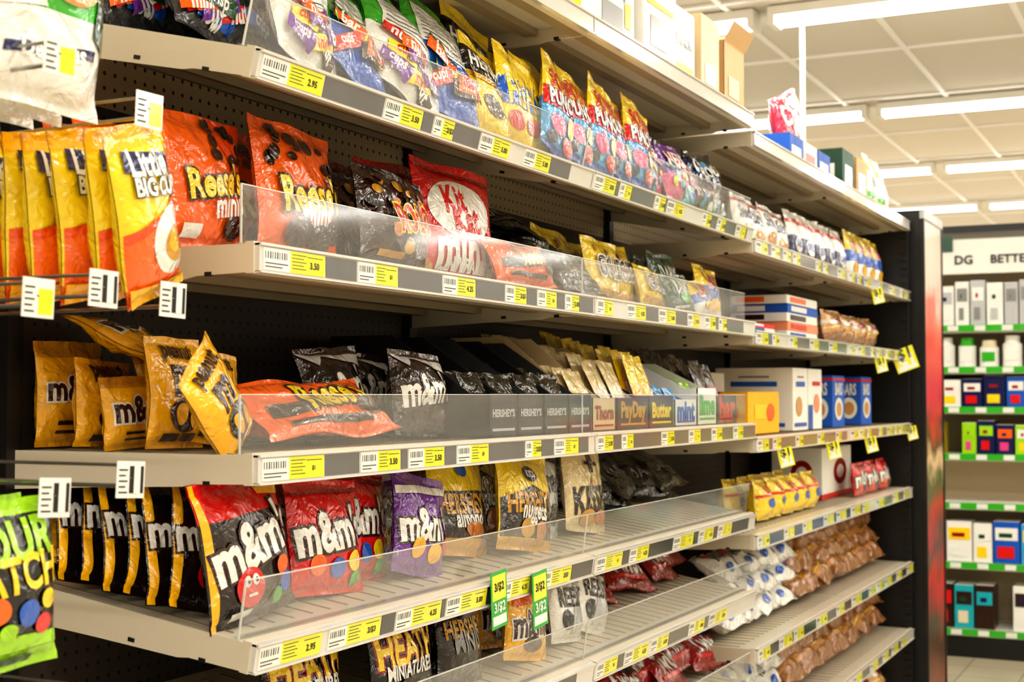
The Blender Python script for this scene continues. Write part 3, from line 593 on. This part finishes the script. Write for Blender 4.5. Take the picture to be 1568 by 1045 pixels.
for j in range(3):
    for i in range(7): bag('bread_loaf_pack','loaf',5.0+.215*i,1.30+.02*j,zr+.075*j,.22,.16,.09,68,5*math.sin(i+j),4*math.cos(i*2+j),lod=0,crush=2)
zr=SH['fr'][0]+.003
for j in range(2):
    for i in range(10): bag('bread_loaf_pack','loaf' if i>2 else 'loafw',4.25+.23*i,1.30+.02*j,zr+.085*j,.22,.17,.1,66,5*math.sin(i+j),4*math.cos(i*2+j),lod=0,crush=2)
for i in range(10): bag('bread_loaf_pack','loaf',4.25+.23*i,1.31,.165,.22,.16,.1,30,5*math.sin(i),4*math.cos(i*2),lod=0)

# ------------------------------------------------------------------ TOP SHELF
z=2.333
carton('stock_carton',3.13,1.26,z,.26,.3,.2,'p:white',[('r',-.3,.2,.2,.5,'grey'),('t','CANDY',0,.7,.6,'dgrey'),('r',.25,.3,.4,.6,'yellow')])
carton('stock_carton',3.42,1.25,z,.24,.3,.26,'p:white',[('r',-.3,.2,.2,.5,'grey'),('r',-.4,.6,.4,.65,'yellow')])
carton('stock_carton',3.66,1.27,z,.18,.3,.22,'p:white',[('r',-.4,.1,.4,.3,'yellow'),('t','SNACK',0,.6,.7,'dgrey')])
carton('stock_carton',3.86,1.26,z,.16,.3,.24,'p:cardl',[('r',-.3,.2,.3,.45,'white')])
carton('cardboard_box',4.09,1.26,2.345,.2,.35,.2,'p:card',[('r',-.3,.2,.2,.5,'cardl')],open_=True)
carton('cardboard_box',3.3,1.30,z+.265,.5,.35,.25,'p:card',[('r',-.3,.2,.2,.5,'cardl')])
zr=SH['topr'][0]+.003
for i in range(3): carton('cookie_carton',4.92+.2*i,1.29,zr,.18,.2,.13,'p:blue' if i%2==0 else 'p:white',[('r',-.4,.2,.3,.7,'white' if i%2==0 else 'red')])
bag('chewy_candy_bag','magenta',5.02,1.34,zr+.13,.36,.17,.09,6,0,-18,lod=0)
for i in range(2): bag('chewy_candy_bag','magenta',5.45+.1*i,1.40,zr,.2,.2,.06,10,0,10,lod=0)
for i in range(2): carton('tea_carton',5.72+.25*i,1.29,zr,.2,.16,.2,'p:dgreen' if i==0 else 'p:card',[('r',-.3,.2,.3,.7,'white')])
for i in range(2): bag('nut_snack_bag','yelgrn',6.16+.2*i,1.29,zr,.19,.25,.06,6,0,4-8*i,lod=0)

def talker(Y,z,w,h,col,txt,X=-FX+.018,ang=0,n='shelf_talker_tag',rl=4):
    mb=MB(); M=Matrix.Translation((X,Y,z))@Matrix.Rotation(rad(ang),4,'Z')@Matrix.Rotation(rad(rl),4,'X')
    mb.box(0,.001,-w/2,w/2,-h,0,col,M); mb.box(.001,.0015,-w*.42,w*.42,-h*.5,-h*.06,'s:labely',M); mb.box(.001,.0015,-w*.42,w*.42,-h*.94,-h*.78,'s:labelw',M)
    P,F=text2d(txt,.03); mb.add([(.002,px*w*.7,-h*.64+py*w*.7) for px,py in P],F,'s:labelw',M); mb.add([(.002,px*w*.6,-h*.28+py*w*.6) for px,py in P],F,'s:ink',M)
    mb.build(n,gond)
talker(2.37,1.173,.065,.105,'g:taggreen','3/$2'); talker(2.55,1.153,.068,.11,'g:taggreen','3/$2')
for Y,zz,a in ((4.35,1.335,50),(4.98,1.335,50),(5.6,1.335,50),(6.45,1.36,50),(5.75,1.925,50),(5.8,1.65,50)): talker(Y,zz,.05,.06,'s:labely','$1',ang=-a,rl=14)
talker(6.25,1.70,.10,.10,'s:labely','$1',ang=-60,rl=20)

# ------------------------------------------------------------------ FAR SHELVING
far=bpy.data.objects.new('wall_shelving_unit',None); bpy.context.collection.objects.link(far)
FY=8.5
mb=MB(); mb.box(-3.2,1.4,FY+.42,FY+.44,0,2.30,'s:peglight'); mb.build('back_panel_far',far)
mb=MB(); mb.box(-3.2,1.4,FY,FY+.42,.0,.12,'s:black'); mb.box(-3.2,1.4,FY+.02,FY+.42,2.44,2.48,'s:black')
zl=[.17,.55,.89,1.17,1.44,1.67,1.91]
for q in zl:
    mb.box(-3.2,1.4,FY,FY+.42,q-.05,q-.01,'s:white'); mb.box(-3.2,1.4,FY-.012,FY,q-.045,q-.008,'g:green')
    for i in range(30): mb.box(-3.15+i*.15,-3.15+i*.15+.06,FY-.015,FY-.012,q-.042,q-.012,'s:labelw')
mb.build('shelf_boards',far)
mb=MB(); mb.box(-3.2,1.4,FY+.02,FY+.04,2.20,2.40,'s:white'); mb.box(-1.42,-1.32,FY+.01,FY+.02,2.33,2.42,'g:dgreen')
for s,x,wd in (('DG',-1.26,.10),('BETTER PRICES',-.88,.46),('HEALTH AND HOME',-2.1,.6),('EVERYDAY',-.3,.4)):
    P,F=text2d(s,.03); mb.add([(x+px*wd,FY+.015,2.28+py*wd) for px,py in P],F,'s:ink')
mb.build('header_sign',far)
q=random.Random(4)
rows=[(0,['white','brown','red','teal','white','cream'],.27,.10,'boxed_food_row'),(1,['sky','blue','yellow','white'],.25,.12,'cereal_box_row'),
 (3,['lime','yellow','pink','navy','orange'],.19,.085,'snack_box_row'),(4,['blue','navy','white'],.18,.1,'medicine_box_row'),(5,['white','white','green','cream'],.18,.1,'supplement_tub_row'),(6,['white','silver','white','grey'],.26,.08,'paper_goods_row')]
for li,cols,hh,ww,nm in rows:
    mb=MB(); x=-3.1
    while x<1.3:
        w=ww*q.uniform(.85,1.2); h=hh*q.uniform(.85,1.0); c=q.choice(cols); c2=q.choice(cols+['white'])
        if q.random()<.97:
            z0=zl[li]-.008
            if nm=='supplement_tub_row':
                n=14; prof=[(.0,0),(w*.45,0),(w*.45,h*.72),(w*.34,h*.8),(w*.34,h),(0,h)]
                cx,cy=x+w/2,FY+.1
                for a in range(len(prof)-1):
                    vs=[(cx+prof[b][0]*math.cos(2*math.pi*i/n),cy+prof[b][0]*math.sin(2*math.pi*i/n),z0+prof[b][1]) for b in (a,a+1) for i in range(n)]
                    mb.add(vs,[(i,(i+1)%n,n+(i+1)%n,n+i) for i in range(n)],'g:'+(c if a!=1 else 'white'))
                mb.box(cx-w*.3,cx+w*.3,FY+.1-w*.46,FY+.1-w*.4,z0+h*.2,z0+h*.55,'g:'+c2)
            else:
                mb.box(x,x+w,FY+.03,FY+.2,z0,z0+h,'g:'+c); mb.box(x+.01,x+w-.01,FY+.026,FY+.03,z0+h*.55,z0+h*.85,'g:'+c2)
                mb.box(x+.02,x+w-.03,FY+.026,FY+.03,z0+h*.12,z0+h*.4,'g:'+q.choice(cols+['yellow','red']))
                mb.box(x+.03,x+w-.04,FY+.024,FY+.026,z0+h*.62,z0+h*.72,'g:'+q.choice(['navy','dgreen','dred']))
                mb.box(x+.002,x+w-.002,FY+.032,FY+.198,z0+h,z0+h+.002,'g:white')
        x+=w+.008
    mb.build(nm,far)

# ------------------------------------------------------------------ ROOM
def tilemat(name,col,grout,sc,rough):
    m=bpy.data.materials.new(name); m.use_nodes=True; nt=m.node_tree; b=nt.nodes['Principled BSDF']
    tc=nt.nodes.new('ShaderNodeTexCoord'); br=nt.nodes.new('ShaderNodeTexBrick'); br.offset=0; br.inputs['Scale'].default_value=sc
    br.inputs['Brick Width'].default_value=1; br.inputs['Row Height'].default_value=1; br.inputs['Mortar Size'].default_value=.01
    br.inputs['Color1'].default_value=lin(col); br.inputs['Color2'].default_value=lin(tuple(x*.96 for x in col)); br.inputs['Mortar'].default_value=lin(grout)
    nt.links.new(tc.outputs['Object'],br.inputs['Vector']); nt.links.new(br.outputs['Color'],b.inputs['Base Color']); b.inputs['Roughness'].default_value=rough
    _m[name]=m
tilemat('s:floor',(206,194,170),(150,140,122),1/.305,.25)
pmat('s:ceil',(220,215,204),rough=.9,var=.03,nscale=60)
pmat('s:grid',(245,243,238),rough=.5,var=.02)
pmat('s:wall',(206,200,188),rough=.8,var=.03,nscale=3)
X0,X1,Y0,Y1,H=-7,6,-5,18,3.32
for nm,b,k in (('floor',(X0,X1,Y0,Y1,-.1,0),'s:floor'),('ceiling',(X0,X1,Y0,Y1,H,H+.1),'s:ceil'),('wall_left',(X0-.1,X0,Y0,Y1,0,H),'s:wall'),
   ('wall_right',(X1,X1+.1,Y0,Y1,0,H),'s:wall'),('wall_far',(X0,X1,Y1,Y1+.1,0,H),'s:wall'),('wall_near',(X0,X1,Y0-.1,Y0,0,H),'s:wall')):
    mb=MB(); mb.box(*b,k); mb.build(nm)
mb=MB(); x=-6.9
while x<X1: mb.box(x,x+.026,Y0,Y1,H-.012,H,'s:grid'); x+=.61
y=Y0+.3
while y<Y1: mb.box(X0,X1,y,y+.026,H-.013,H-.001,'s:grid'); y+=1.22
mb.build('trim_ceiling_grid')
def emis():
    m=bpy.data.materials.new('fluorescent_tube'); m.use_nodes=True; nt=m.node_tree; nt.nodes.clear()
    o=nt.nodes.new('ShaderNodeOutputMaterial'); e=nt.nodes.new('ShaderNodeEmission'); e.inputs[0].default_value=(1,.98,.94,1); e.inputs[1].default_value=10
    nt.links.new(e.outputs[0],o.inputs[0]); _m['s:tube']=m
    try: m.cycles.emission_sampling='NONE'
    except Exception: pass
emis()
for r in range(-4,5):
    yy=6.5+2.44*r
    for xa in (-6.78,-4.31,-1.82,.67,3.16):
        if xa+2.42>X1: continue
        mb=MB(); mb.box(xa,xa+2.42,yy-.07,yy+.07,H-.05,H-.006,'s:white')
        for s in (-.04,.04): cyl(mb,(xa+.03,yy+s,H-.068),(xa+2.39,yy+s,H-.068),.018,'s:tube',8)
        for xx in (xa+.0,xa+2.39): mb.box(xx,xx+.03,yy-.07,yy+.07,H-.09,H-.05,'s:white')
        fx=mb.build('fluorescent_light_fixture')
        la=bpy.data.lights.new('tube_light','AREA'); la.shape='RECTANGLE'; la.size=2.36; la.size_y=.13; la.energy=23.5; la.color=(1,.96,.89)
        lo=bpy.data.objects.new('tube_light',la); bpy.context.collection.objects.link(lo); lo.location=(xa+1.21,yy,H-.092); lo.parent=fx
mb=MB(); cyl(mb,(-1.70,6.6,H),(-1.70,6.6,2.62),.012,'s:white'); mb.box(-1.76,-1.64,6.59,6.61,2.5,2.62,'s:white'); mb.build('hanging_sign_rod')

w=bpy.data.worlds.new('w'); bpy.context.scene.world=w; w.use_nodes=True; w.node_tree.nodes['Background'].inputs[0].default_value=(1,.97,.92,1); w.node_tree.nodes['Background'].inputs[1].default_value=.3

# ------------------------------------------------------------------ CAMERA
cam=bpy.data.cameras.new('camera'); co=bpy.data.objects.new('camera',cam); bpy.context.collection.objects.link(co)
cam.lens=50; cam.sensor_width=36; co.location=(0,0,1.5); co.rotation_euler=(rad(92.17),0,rad(26.08)); cam.clip_start=.05
cam.dof.use_dof=True; cam.dof.focus_distance=2.6; cam.dof.aperture_fstop=6.3
bpy.context.scene.camera=co
sc=bpy.context.scene
sc.view_settings.view_transform='Standard'
for lk in ('Medium High Contrast','High Contrast'):
    try: sc.view_settings.look=lk; break
    except Exception as ex: print('look',ex)
sc.view_settings.exposure=0
